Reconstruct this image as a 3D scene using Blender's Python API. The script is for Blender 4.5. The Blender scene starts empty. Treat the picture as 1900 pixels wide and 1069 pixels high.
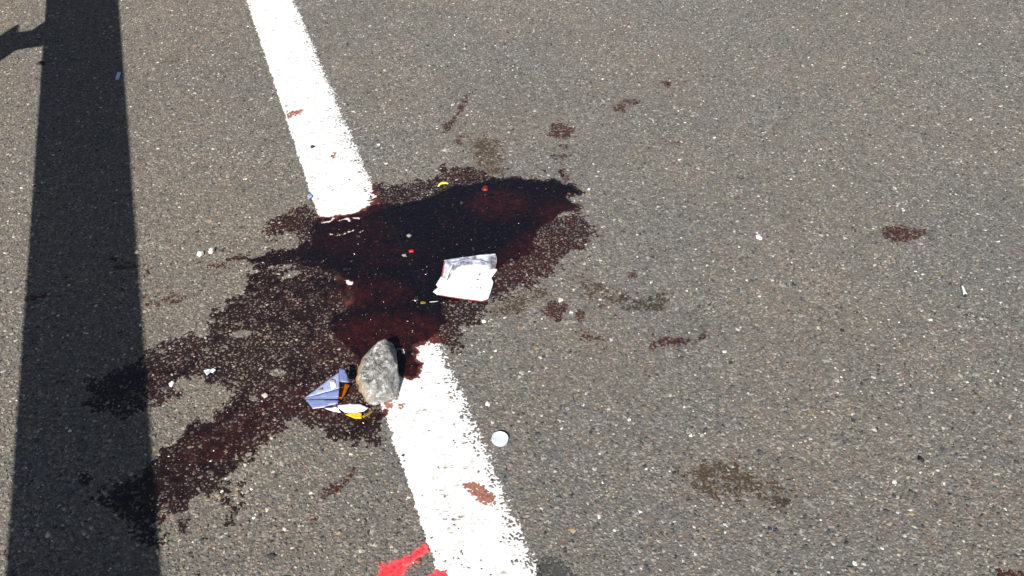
import bpy, math, random
import numpy as np
from mathutils import Vector, noise as mnoise
from mathutils.geometry import delaunay_2d_cdt

S = bpy.context.scene
C = S.collection

# ------------------------------------------------------------------ camera
CAM_H = 1.30
F = 950.0 / math.tan(math.radians(30))
TH = math.atan(1454.0 / F)                       # pitch below the horizon
cd = bpy.data.cameras.new('camera')
cd.sensor_width = 36.0
cd.lens = 18.0 / math.tan(math.radians(30))
cd.clip_start = 0.05
cd.clip_end = 2000.0
cam = bpy.data.objects.new('camera', cd)
C.objects.link(cam)
cam.location = (0, 0, CAM_H)
cam.rotation_euler = (math.pi / 2 - TH, 0, 0)
S.camera = cam

# ------------------------------------------------------------------ sky and sun
SUN_AZ = math.radians(15)                        # shadows run this way from straight ahead, clockwise
SUN_EL = math.radians(38)
w = bpy.data.worlds.new('World')
S.world = w
w.use_nodes = True
wn = w.node_tree.nodes
wl = w.node_tree.links
wn.clear()
sky = wn.new('ShaderNodeTexSky')
sky.sky_type = 'NISHITA'
sky.sun_disc = False
sky.sun_elevation = SUN_EL
sky.sun_rotation = SUN_AZ + math.pi
sky.air_density = 1.0
sky.dust_density = 1.1
bg = wn.new('ShaderNodeBackground')
bg.inputs['Strength'].default_value = 0.05
wo = wn.new('ShaderNodeOutputWorld')
wl.new(sky.outputs[0], bg.inputs[0])
wl.new(bg.outputs[0], wo.inputs[0])

sd_ = bpy.data.lights.new('sun', 'SUN')
sd_.energy = 5.0
sd_.angle = math.radians(0.5)
sd_.color = (1.0, 0.965, 0.92)
sun = bpy.data.objects.new('sun', sd_)
C.objects.link(sun)
Ld = Vector((math.sin(SUN_AZ) * math.cos(SUN_EL), math.cos(SUN_AZ) * math.cos(SUN_EL), -math.sin(SUN_EL)))
sun.rotation_euler = Ld.to_track_quat('-Z', 'Y').to_euler()
sun.location = (-3, -5, 6)

S.view_settings.view_transform = 'Standard'
S.view_settings.look = 'None'
S.view_settings.gamma = 1.0
S.view_settings.exposure = 0.55
S.view_settings.use_curve_mapping = False
S.cycles.max_bounces = 5
S.render.filter_size = 1.8

# ------------------------------------------------------------------ survey helpers
_c, _s = math.cos(TH), math.sin(TH)


def at(x, y, z=0.0):
    """ground (or height z) position of a point measured on the photograph (1900 x 1069)"""
    u = (x - 950.0) / F
    v = (y - 534.5) / F
    t = (CAM_H - z) / (_s + _c * v)
    return (u * t, t * (_c - _s * v), z)


def atp(pts, z=0.0):
    return np.array([at(p[0], p[1], z)[:2] for p in pts])


RA = math.radians(-20)                            # heading of the road


def road(o, l, z=0.0):
    """road frame: o metres to the right of the camera, l metres along the line"""
    return (o * math.cos(RA) + l * math.sin(RA), -o * math.sin(RA) + l * math.cos(RA), z)


def off(X, Y):
    return X * math.cos(RA) - Y * math.sin(RA)


def along(X, Y):
    return X * math.sin(RA) + Y * math.cos(RA)


rng = np.random.default_rng(7)
_lat = rng.random((8, 256, 256))


def vn(X, Y, scale, seed=0):
    """value noise 0..1 with features of the given size in metres"""
    L = _lat[seed % 8]
    x = X / scale + 37.3 * seed + 100.0
    y = Y / scale + 11.7 * seed + 100.0
    xi = np.floor(x).astype(int)
    yi = np.floor(y).astype(int)
    fx = x - xi
    fy = y - yi
    fx = fx * fx * (3 - 2 * fx)
    fy = fy * fy * (3 - 2 * fy)
    a = L[xi & 255, yi & 255]
    b = L[(xi + 1) & 255, yi & 255]
    c = L[xi & 255, (yi + 1) & 255]
    d = L[(xi + 1) & 255, (yi + 1) & 255]
    return (a * (1 - fx) + b * fx) * (1 - fy) + (c * (1 - fx) + d * fx) * fy


def fbm(X, Y, scale, seed=0):
    return (vn(X, Y, scale, seed) * 0.5 + vn(X, Y, scale * 0.47, seed + 1) * 0.3 + vn(X, Y, scale * 0.21, seed + 2) * 0.2)


def sstep(a, b, x):
    t = np.clip((x - a) / (b - a), 0, 1)
    return t * t * (3 - 2 * t)


def sdf_poly(X, Y, P):
    """signed distance, negative inside"""
    d = np.full(X.shape, 1e9)
    sgn = np.ones(X.shape)
    n = len(P)
    for i in range(n):
        ax, ay = P[i]
        bx, by = P[(i + 1) % n]
        ex, ey = bx - ax, by - ay
        wx, wy = X - ax, Y - ay
        t = np.clip((wx * ex + wy * ey) / (ex * ex + ey * ey + 1e-12), 0, 1)
        d = np.minimum(d, (wx - ex * t) ** 2 + (wy - ey * t) ** 2)
        c1 = (Y >= ay)
        c2 = (Y < by)
        c3 = (ex * wy > ey * wx)
        flip = (c1 & c2 & c3) | (~c1 & ~c2 & ~c3)
        sgn = np.where(flip, -sgn, sgn)
    return np.sqrt(d) * sgn


def sdf_line(X, Y, P, r):
    d = np.full(X.shape, 1e9)
    for i in range(len(P) - 1):
        ax, ay = P[i]
        bx, by = P[i + 1]
        ex, ey = bx - ax, by - ay
        wx, wy = X - ax, Y - ay
        t = np.clip((wx * ex + wy * ey) / (ex * ex + ey * ey + 1e-12), 0, 1)
        d = np.minimum(d, (wx - ex * t) ** 2 + (wy - ey * t) ** 2)
    return np.sqrt(d) - r


def sdf(X, Y, sh):
    if sh[0] == 'poly':
        return sdf_poly(X, Y, sh[1])
    return sdf_line(X, Y, sh[1], sh[2])


def poly(pts):
    return ('poly', atp(pts))


def line(pts, rpx):
    P = atp(pts)
    q = at(pts[0][0], pts[0][1])
    q2 = at(pts[0][0] + rpx, pts[0][1])
    return ('line', P, abs(q2[0] - q[0]))


def ell(cx, cy, rx, ry, ang=0.0, n=14):
    a = math.radians(ang)
    pts = []
    for i in range(n):
        t = 2 * math.pi * i / n
        px, py = rx * math.cos(t), ry * math.sin(t)
        pts.append((cx + px * math.cos(a) - py * math.sin(a), cy + px * math.sin(a) + py * math.cos(a)))
    return poly(pts)


# ------------------------------------------------------------------ object helpers
def tag(o, label=None, cat=None, group=None, kind=None):
    if label:
        o['label'] = label
    if cat:
        o['category'] = cat
    if group:
        o['group'] = group
    if kind:
        o['kind'] = kind
    return o


def mesh_obj(name, verts, faces, mat, parent=None, smooth=False):
    me = bpy.data.meshes.new(name)
    me.from_pydata([tuple(v) for v in verts], [], [tuple(f) for f in faces])
    me.validate()
    if smooth:
        me.polygons.foreach_set('use_smooth', [True] * len(me.polygons))
    me.update()
    o = bpy.data.objects.new(name, me)
    C.objects.link(o)
    if mat:
        me.materials.append(mat)
    if parent:
        o.parent = parent
    return o


def empty(name, loc):
    o = bpy.data.objects.new(name, None)
    o.empty_display_size = 0.02
    C.objects.link(o)
    o.location = loc
    return o


def under(o, parent):
    """make o (built in world coordinates) a part of the thing parent"""
    o.parent = parent
    o.matrix_parent_inverse.identity()
    loc = Vector(parent.location)
    for v in o.data.vertices:
        v.co -= loc
    return o


def boxv(x0, x1, y0, y1, z0, z1, fn=lambda a, b, c: (a, b, c)):
    v = [fn(*p) for p in ((x0, y0, z0), (x1, y0, z0), (x1, y1, z0), (x0, y1, z0), (x0, y0, z1), (x1, y0, z1), (x1, y1, z1), (x0, y1, z1))]
    f = [(3, 2, 1, 0), (4, 5, 6, 7), (0, 1, 5, 4), (1, 2, 6, 5), (2, 3, 7, 6), (3, 0, 4, 7)]
    return v, f


# ------------------------------------------------------------------ materials
def mat_new(name):
    m = bpy.data.materials.new(name)
    m.use_nodes = True
    nt = m.node_tree
    b = nt.nodes['Principled BSDF']
    return m, nt, b


def N(nt, t, **kw):
    n = nt.nodes.new(t)
    for k, v in kw.items():
        if k in n.inputs.keys():
            n.inputs[k].default_value = v
        else:
            setattr(n, k, v)
    return n


def ramp(nt, src, stops, interp='LINEAR'):
    r = nt.nodes.new('ShaderNodeValToRGB')
    r.color_ramp.interpolation = interp
    els = r.color_ramp.elements
    while len(els) < len(stops):
        els.new(0.5)
    for e, (p, c) in zip(els, stops):
        e.position = p
        e.color = (*c, 1) if len(c) == 3 else c
    nt.links.new(src, r.inputs[0])
    return r


def mixc(nt, a, b, fac, mode='MIX'):
    m = nt.nodes.new('ShaderNodeMix')
    m.data_type = 'RGBA'
    m.blend_type = mode
    for sock, val in ((m.inputs[0], fac), (m.inputs[6], a), (m.inputs[7], b)):
        if hasattr(val, 'links') or hasattr(val, 'is_linked'):
            nt.links.new(val, sock)
        elif isinstance(val, (int, float)):
            sock.default_value = val
        else:
            sock.default_value = (*val, 1) if len(val) == 3 else val
    return m.outputs[2]


def coords(nt):
    return nt.nodes.new('ShaderNodeTexCoord').outputs['Object']


def noise_tex(nt, co, scale, detail=3.0, rough=0.55):
    n = N(nt, 'ShaderNodeTexNoise', Scale=scale, Detail=detail, Roughness=rough)
    nt.links.new(co, n.inputs['Vector'])
    return n.outputs['Fac']


def bump(nt, b, src, strength, dist):
    bp = N(nt, 'ShaderNodeBump', Strength=strength, Distance=dist)
    nt.links.new(src, bp.inputs['Height'])
    nt.links.new(bp.outputs[0], b.inputs['Normal'])
    return bp


def mat_asphalt():
    m, nt, b = mat_new('asphalt_binder')
    co = coords(nt)
    fine = noise_tex(nt, co, 520, 4, 0.7)
    mid = noise_tex(nt, co, 60, 3)
    big = noise_tex(nt, co, 2.2, 3)
    c = ramp(nt, fine, [(0.25, (0.075, 0.068, 0.058)), (0.5, (0.145, 0.132, 0.114)), (0.75, (0.24, 0.218, 0.19))])
    vor = N(nt, 'ShaderNodeTexVoronoi', Scale=230.0)
    nt.links.new(co, vor.inputs['Vector'])
    sep = nt.nodes.new('ShaderNodeSeparateColor')
    nt.links.new(vor.outputs['Color'], sep.inputs[0])
    chips = ramp(nt, sep.outputs[0], [(0.0, (0.05, 0.048, 0.045)), (0.3, (0.12, 0.107, 0.092)), (0.85, (0.20, 0.18, 0.155)), (0.97, (0.45, 0.42, 0.38))])
    c1 = mixc(nt, c.outputs[0], chips.outputs[0], 0.45)
    t = ramp(nt, big, [(0.35, (0.90, 0.93, 0.97)), (0.65, (1.08, 1.02, 0.93))])
    c2 = mixc(nt, c1, t.outputs[0], 1.0, 'MULTIPLY')
    t2 = ramp(nt, mid, [(0.3, (0.82, 0.82, 0.82)), (0.7, (1.12, 1.12, 1.12))])
    c3 = mixc(nt, c2, t2.outputs[0], 1.0, 'MULTIPLY')
    nt.links.new(c3, b.inputs['Base Color'])
    b.inputs['Roughness'].default_value = 0.9
    b.inputs['Specular IOR Level'].default_value = 0.25
    bump(nt, b, fine, 0.8, 0.0008)
    return m


def mat_chip():
    m, nt, b = mat_new('stone_chipping')
    a = N(nt, 'ShaderNodeAttribute', attribute_type='INSTANCER', attribute_name='col')
    co = coords(nt)
    n = noise_tex(nt, co, 1.6, 4, 0.6)
    t = ramp(nt, n, [(0.3, (0.72, 0.72, 0.72)), (0.7, (1.25, 1.25, 1.25))])
    c = mixc(nt, a.outputs['Color'], t.outputs[0], 1.0, 'MULTIPLY')
    nt.links.new(c, b.inputs['Base Color'])
    r = N(nt, 'ShaderNodeAttribute', attribute_type='INSTANCER', attribute_name='rough')
    nt.links.new(r.outputs['Fac'], b.inputs['Roughness'])
    b.inputs['Specular IOR Level'].default_value = 0.4
    return m


def mat_line():
    m, nt, b = mat_new('white_road_paint')
    co = coords(nt)
    n = noise_tex(nt, co, 90, 4, 0.6)
    n2 = noise_tex(nt, co, 380, 3, 0.6)
    c = ramp(nt, n, [(0.28, (0.50, 0.48, 0.45)), (0.42, (0.72, 0.71, 0.69)), (1.0, (0.78, 0.775, 0.76))])
    t = ramp(nt, n2, [(0.27, (0.60, 0.58, 0.54)), (0.36, (1, 1, 1))])
    c2 = mixc(nt, c.outputs[0], t.outputs[0], 1.0, 'MULTIPLY')
    mp = N(nt, 'ShaderNodeMapping')
    mp.inputs['Rotation'].default_value = (0, 0, 0.35)
    mp.inputs['Scale'].default_value = (0.45, 1.0, 1.0)
    nt.links.new(co, mp.inputs['Vector'])
    n4 = noise_tex(nt, mp.outputs[0], 150, 4, 0.65)
    n5 = noise_tex(nt, co, 14, 2, 0.5)
    fl = ramp(nt, n4, [(0.57, (0, 0, 0)), (0.68, (1, 1, 1))])
    pt = ramp(nt, n5, [(0.44, (0.12, 0.12, 0.12)), (0.62, (1, 1, 1))])
    fm = mixc(nt, fl.outputs[0], pt.outputs[0], 1.0, 'MULTIPLY')
    c3 = mixc(nt, c2, (0.30, 0.235, 0.165), fm)
    nt.links.new(c3, b.inputs['Base Color'])
    b.inputs['Roughness'].default_value = 0.75
    bump(nt, b, n2, 0.6, 0.0010)
    return m


def mat_film(name, thin, thick, red, r_thin=0.6, r_thick=0.16):
    m, nt, b = mat_new(name)
    a = N(nt, 'ShaderNodeAttribute', attribute_name='dens')
    r = N(nt, 'ShaderNodeAttribute', attribute_name='red')
    co = coords(nt)
    n = noise_tex(nt, co, 210, 3, 0.6)
    n2 = noise_tex(nt, co, 46, 6, 0.72)
    k = ramp(nt, a.outputs['Fac'], [(0.45, (0, 0, 0)), (0.92, (1, 1, 1))])
    c = mixc(nt, thin, thick, k.outputs[0])
    rr = nt.nodes.new('ShaderNodeMath')
    rr.operation = 'MULTIPLY'
    nr = ramp(nt, n2, [(0.36, (0.0, 0.0, 0.0)), (0.72, (1, 1, 1))])
    nt.links.new(nr.outputs[0], rr.inputs[0])
    nt.links.new(r.outputs['Fac'], rr.inputs[1])
    c = mixc(nt, c, red, rr.outputs[0])
    pl = N(nt, 'ShaderNodeAttribute', attribute_name='pale')
    c = mixc(nt, c, (0.30, 0.085, 0.050), pl.outputs['Fac'])
    v = ramp(nt, n, [(0.3, (0.55, 0.55, 0.55)), (0.7, (1.4, 1.4, 1.4))])
    c = mixc(nt, c, v.outputs[0], 1.0, 'MULTIPLY')
    nt.links.new(c, b.inputs['Base Color'])
    ro = nt.nodes.new('ShaderNodeMapRange')
    ro.inputs[3].default_value = r_thin
    ro.inputs[4].default_value = r_thick
    nt.links.new(k.outputs[0], ro.inputs[0])
    nt.links.new(ro.outputs[0], b.inputs['Roughness'])
    b.inputs['Specular IOR Level'].default_value = 0.5
    bump(nt, b, n, 0.35, 0.0006)
    return m


def mat_plain(name, col, rough=0.6, var=0.15, scale=120, spec=0.4, trans=0.0, bumpd=0.0, metal=0.0, sub=0.0):
    m, nt, b = mat_new(name)
    co = coords(nt)
    n = noise_tex(nt, co, scale, 4, 0.6)
    lo = tuple(max(0, x * (1 - var)) for x in col)
    hi = tuple(min(1, x * (1 + var)) for x in col)
    c = ramp(nt, n, [(0.3, lo), (0.7, hi)])
    nt.links.new(c.outputs[0], b.inputs['Base Color'])
    b.inputs['Roughness'].default_value = rough
    b.inputs['Specular IOR Level'].default_value = spec
    b.inputs['Transmission Weight'].default_value = trans
    b.inputs['Metallic'].default_value = metal
    if sub:
        b.inputs['Subsurface Weight'].default_value = sub
        b.inputs['Subsurface Radius'].default_value = (0.004, 0.004, 0.004)
    if bumpd:
        bump(nt, b, n, 0.6, bumpd)
    return m


def mat_rock():
    m, nt, b = mat_new('broken_stone')
    co = coords(nt)
    n = noise_tex(nt, co, 75, 6, 0.7)
    n2 = noise_tex(nt, co, 260, 4, 0.7)
    n3 = noise_tex(nt, co, 24, 3, 0.5)
    c = ramp(nt, n, [(0.34, (0.06, 0.059, 0.056)), (0.46, (0.165, 0.162, 0.152)), (0.56, (0.25, 0.245, 0.232)), (0.66, (0.55, 0.545, 0.53))])
    t = ramp(nt, n2, [(0.3, (0.6, 0.6, 0.6)), (0.7, (1.45, 1.44, 1.42))])
    c1 = mixc(nt, c.outputs[0], t.outputs[0], 1.0, 'MULTIPLY')
    a = N(nt, 'ShaderNodeAttribute', attribute_name='rind')
    tan = ramp(nt, n3, [(0.3, (0.28, 0.20, 0.12)), (0.7, (0.44, 0.33, 0.21))])
    c2 = mixc(nt, c1, tan.outputs[0], a.outputs['Fac'])
    nt.links.new(c2, b.inputs['Base Color'])
    b.inputs['Roughness'].default_value = 0.7
    bump(nt, b, n, 0.9, 0.003)
    return m


M_ASPH = mat_asphalt()
M_CHIP = mat_chip()
M_LINE = mat_line()
M_FILM = mat_film('dark_red_film', (0.0165, 0.0064, 0.0046), (0.0046, 0.0036, 0.0052), (0.056, 0.0098, 0.0075))
M_SPOT = mat_film('dried_red_film', (0.030, 0.0115, 0.0088), (0.018, 0.008, 0.008), (0.09, 0.022, 0.014), 0.7, 0.45)
M_BROWN = mat_film('dried_brown_film', (0.054, 0.035, 0.020), (0.040, 0.027, 0.016), (0.08, 0.05, 0.03), 0.8, 0.6)
M_GREY = mat_film('dark_grey_film', (0.055, 0.054, 0.050), (0.050, 0.050, 0.050), (0.055, 0.055, 0.054), 0.8, 0.7)
M_BLOT = mat_film('green_black_film', (0.034, 0.029, 0.020), (0.028, 0.024, 0.017), (0.05, 0.03, 0.018), 0.7, 0.6)
M_PINK = mat_film('smeared_brown_film', (0.33, 0.155, 0.105), (0.24, 0.085, 0.055), (0.24, 0.095, 0.06), 0.8, 0.6)
M_SPRAY = mat_film('red_spray_paint', (0.72, 0.10, 0.11), (0.80, 0.045, 0.055), (0.78, 0.10, 0.11), 0.6, 0.55)

# ------------------------------------------------------------------ the setting
LINE_L, LINE_R = 0.150, 0.305                     # white line, offsets in the road frame
Z_LINE = 0.0023


def sheet_road(name, o0, o1, l0, l1, z, mat):
    v = [road(o0, l0, z), road(o1, l0, z), road(o1, l1, z), road(o0, l1, z)]
    o = mesh_obj(name, v, [(0, 1, 2, 3)], mat)
    return tag(o, kind='structure')


sheet_road('road', -1.45, 8.0, -60, 140, 0.0, M_ASPH)
g = mesh_obj('ground', [(-600, -600, -0.06), (600, -600, -0.06), (600, 900, -0.06), (-600, 900, -0.06)], [(0, 1, 2, 3)],
             mat_plain('dry_earth', (0.20, 0.165, 0.105), 0.95, 0.35, 6.0, 0.2, bumpd=0.01))
tag(g, kind='structure')
# sloping gravel verge behind the guard rail
vv, ff = [], []
nl, no = 90, 14
for i in range(nl + 1):
    for j in range(no + 1):
        o_ = -1.452 - 2.2 * (j / no)
        l_ = -4 + 14.0 * i / nl
        z_ = 0.004 - 0.05 * (j / no) + 0.016 * (mnoise.noise(Vector((o_ * 6, l_ * 6, 3.0)))) * min(1, j / 2)
        vv.append(road(o_, l_, z_))
for i in range(nl):
    for j in range(no):
        a = i * (no + 1) + j
        ff.append((a, a + no + 1, a + no + 2, a + 1))
tag(mesh_obj('verge', vv, ff, mat_plain('verge_gravel', (0.23, 0.185, 0.115), 0.95, 0.4, 90.0, 0.2, bumpd=0.006), smooth=True), kind='structure')

# ------------------------------------------------------------------ where the stain lies (outlines surveyed on the ground)
CORE = poly([(588, 404), (621, 405), (640, 401), (672, 392), (690, 380), (714, 375), (741, 375), (780, 368), (805, 356), (843, 341), (898, 337), (910, 327), (931, 330), (965, 327), (990, 333), (1028, 330), (1051, 341), (1068, 340), (1073, 351), (1081, 356), (1073, 362), (1054, 366), (1066, 377), (1083, 385), (1070, 391), (1043, 398), (1022, 413), (1003, 429), (993, 444), (997, 461), (986, 476), (963, 484), (948, 490), (925, 505), (918, 540), (905, 556), (860, 558), (825, 561), (831, 570), (827, 584), (838, 599), (823, 611), (808, 628), (792, 636), (770, 645), (777, 656), (774, 667), (791, 675), (777, 696), (768, 711), (747, 700), (735, 695), (700, 690), (668, 680), (650, 655), (640, 640), (612, 622), (600, 605), (608, 584), (642, 571), (650, 562), (646, 545), (643, 528), (619, 510), (604, 496), (580, 487), (560, 472), (575, 450), (570, 430), (575, 412)])
WING_A = poly([(690, 384), (693, 346), (705, 340), (720, 346), (745, 340), (770, 335), (800, 333), (815, 325), (814, 302), (822, 300), (830, 312), (850, 308), (880, 312), (898, 322), (908, 332), (898, 345), (843, 350), (805, 364), (741, 382)])
WING_B = poly([(488, 432), (500, 412), (515, 400), (530, 394), (548, 388), (560, 378), (575, 380), (590, 400), (604, 418), (590, 445), (560, 455), (548, 432), (530, 434), (510, 438), (495, 442)])
WING_C = poly([(466, 486), (500, 466), (520, 462), (545, 460), (570, 440), (604, 470), (606, 502), (560, 492), (520, 497), (482, 502), (476, 494), (500, 480)])
WING_D = poly([(477, 496), (456, 523), (458, 544), (433, 553), (399, 580), (399, 616), (380, 620), (321, 628), (300, 654), (270, 662), (258, 672), (224, 684), (193, 703), (159, 701), (157, 728), (165, 752), (186, 758), (203, 766), (230, 779), (241, 762), (266, 754), (275, 745), (292, 749), (317, 745), (329, 730), (317, 720), (329, 709), (350, 705), (382, 705), (405, 709), (424, 720), (428, 741), (409, 762), (388, 775), (369, 777), (350, 796), (319, 821), (300, 834), (292, 850), (279, 856), (258, 875), (228, 891), (182, 904), (176, 921), (203, 942), (224, 963), (254, 988), (275, 1014), (291, 1013), (300, 1001), (287, 978), (296, 965), (329, 959), (345, 950), (361, 925), (393, 921), (411, 915), (432, 925), (443, 908), (411, 894), (445, 877), (456, 862), (485, 845), (495, 823), (509, 804), (530, 794), (551, 781), (581, 798), (602, 806), (606, 815), (625, 821), (648, 819), (671, 829), (695, 827), (708, 820), (712, 798), (703, 777), (699, 766), (712, 748), (722, 735), (720, 690), (700, 640), (670, 590), (680, 530), (620, 485), (520, 495)])
BAND = poly([(330, 870), (400, 795), (470, 765), (560, 742), (620, 757), (690, 778), (705, 815), (660, 818), (640, 795), (560, 775), (500, 795), (440, 838), (380, 880), (325, 910)])
UPPER = poly([(540, 520), (600, 500), (650, 540), (640, 580), (600, 610), (640, 640), (660, 690), (620, 690), (560, 640), (530, 580)])
WING_E = poly([(1035, 398), (1070, 392), (1085, 408), (1100, 428), (1095, 450), (1072, 468), (1055, 475), (1040, 490), (1030, 505), (1000, 525), (965, 535), (935, 552), (905, 578), (885, 590), (890, 530), (900, 495), (950, 465), (975, 445), (985, 420), (1010, 400)])
WING_F = poly([(905, 552), (912, 572), (885, 588), (905, 598), (870, 606), (850, 625), (858, 640), (850, 655), (835, 655), (820, 642), (780, 635), (800, 600), (805, 560), (830, 545)])
DRIP = [line([(329, 959), (342, 968), (338, 984)], 7), line([(342, 968), (357, 962)], 5), line([(411, 905), (424, 930), (435, 950), (427, 968)], 6), line([(436, 948), (450, 935)], 5), line([(262, 665), (300, 640)], 8), ell(430, 969, 9, 7), ell(160, 890, 10, 9)]
FRAY = [line([(478, 487), (455, 480), (430, 480)], 3), line([(500, 470), (470, 486)], 6), line([(520, 500), (485, 510), (468, 535)], 6), line([(560, 470), (505, 486)], 7), line([(1060, 345), (1080, 357)], 5), line([(1045, 330), (1040, 318)], 5)]
HOLES = [line([(597, 415), (610, 413.5), (620, 407)], 2.6), line([(630, 411), (645, 407), (648, 412)], 2.4), line([(655, 406), (666, 407)], 2.8), line([(612, 436), (625, 439), (640, 435), (656, 429)], 2.0), line([(669, 433), (673, 430)], 2.6), line([(682, 374), (698, 366)], 2.4), line([(738, 649), (748, 650), (749, 657)], 2.6), ell(446, 620, 22, 7, -8), ell(515, 692, 16, 7), ell(540, 510, 18, 6, -20), ell(648, 526, 9, 5, 20), ell(470, 740, 9, 6)]
REDS = [(ell(725, 618, 120, 34), 1.0), (ell(763, 688, 34, 26), 1.0), (ell(655, 548, 30, 26), 1.0), (ell(925, 380, 60, 26), 0.75), (ell(1045, 398, 50, 24), 0.8), (ell(650, 440, 90, 30, -8), 0.38), (ell(720, 470, 70, 26), 0.30), (ell(705, 545, 60, 26), 0.62), (ell(640, 402, 60, 10, -10), 1.0), (ell(690, 384, 40, 12, -20), 1.0), (ell(520, 415, 60, 30, -20), 0.8), (ell(600, 745, 130, 40), 0.7), (ell(460, 800, 150, 40, -22), 0.6), (ell(1000, 490, 110, 60, -35), 0.8), (ell(650, 650, 80, 40), 0.7), (ell(860, 320, 60, 16), 0.6)]


def main_field(X, Y):
    n_s = fbm(X, Y, 0.022, 1) - 0.5
    n_f = vn(X, Y, 0.0055, 4) - 0.5
    D = np.zeros(X.shape)

    def lay(sh, val, soft, amp, ampf):
        nonlocal D
        s = -sdf(X, Y, sh) + n_s * amp + n_f * ampf
        D = np.maximum(D, val * sstep(-soft * 0.35, soft, s))
    gran = 0.72 + 0.56 * vn(X, Y, 0.013, 5)
    lay(WING_D, 1.0, 0.012, 0.050, 0.024)
    D *= (0.44 + 0.20 * sstep(0.35, 0.65, fbm(X, Y, 0.10, 3))) * gran
    lay(BAND, 0.66, 0.03, 0.05, 0.01)
    lay(UPPER, 0.62, 0.03, 0.05, 0.01)
    lay(WING_A, 0.50, 0.012, 0.03, 0.024)
    lay(WING_B, 0.52, 0.012, 0.03, 0.022)
    lay(WING_C, 0.80, 0.010, 0.03, 0.012)
    lay(WING_E, 0.46, 0.030, 0.06, 0.040)
    lay(WING_F, 0.44, 0.012, 0.03, 0.024)
    for s_ in DRIP:
        lay(s_, 0.5, 0.006, 0.02, 0.012)
    for s_ in FRAY:
        lay(s_, 0.6, 0.005, 0.015, 0.006)
    lay(CORE, 1.0, 0.014, 0.022, 0.006)
    D *= 0.9 + 0.2 * vn(X, Y, 0.03, 2)
    for hsh in HOLES:
        D *= sstep(-0.0012, 0.0012, sdf(X, Y, hsh) + n_f * 0.004)
    return np.clip(D, 0, 1)


def main_red(X, Y):
    R = np.zeros(X.shape)
    for sh, v in REDS:
        R = np.maximum(R, v * sstep(-0.03, 0.03, -sdf(X, Y, sh)))
    return np.maximum(R, 0.03 + 0.18 * sstep(0.5, 0.75, fbm(X, Y, 0.07, 6)))


def line_cover(X, Y):
    o_ = off(X, Y)
    return sstep(-0.007, -0.002, np.minimum(o_ - LINE_L, LINE_R - o_))


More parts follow.
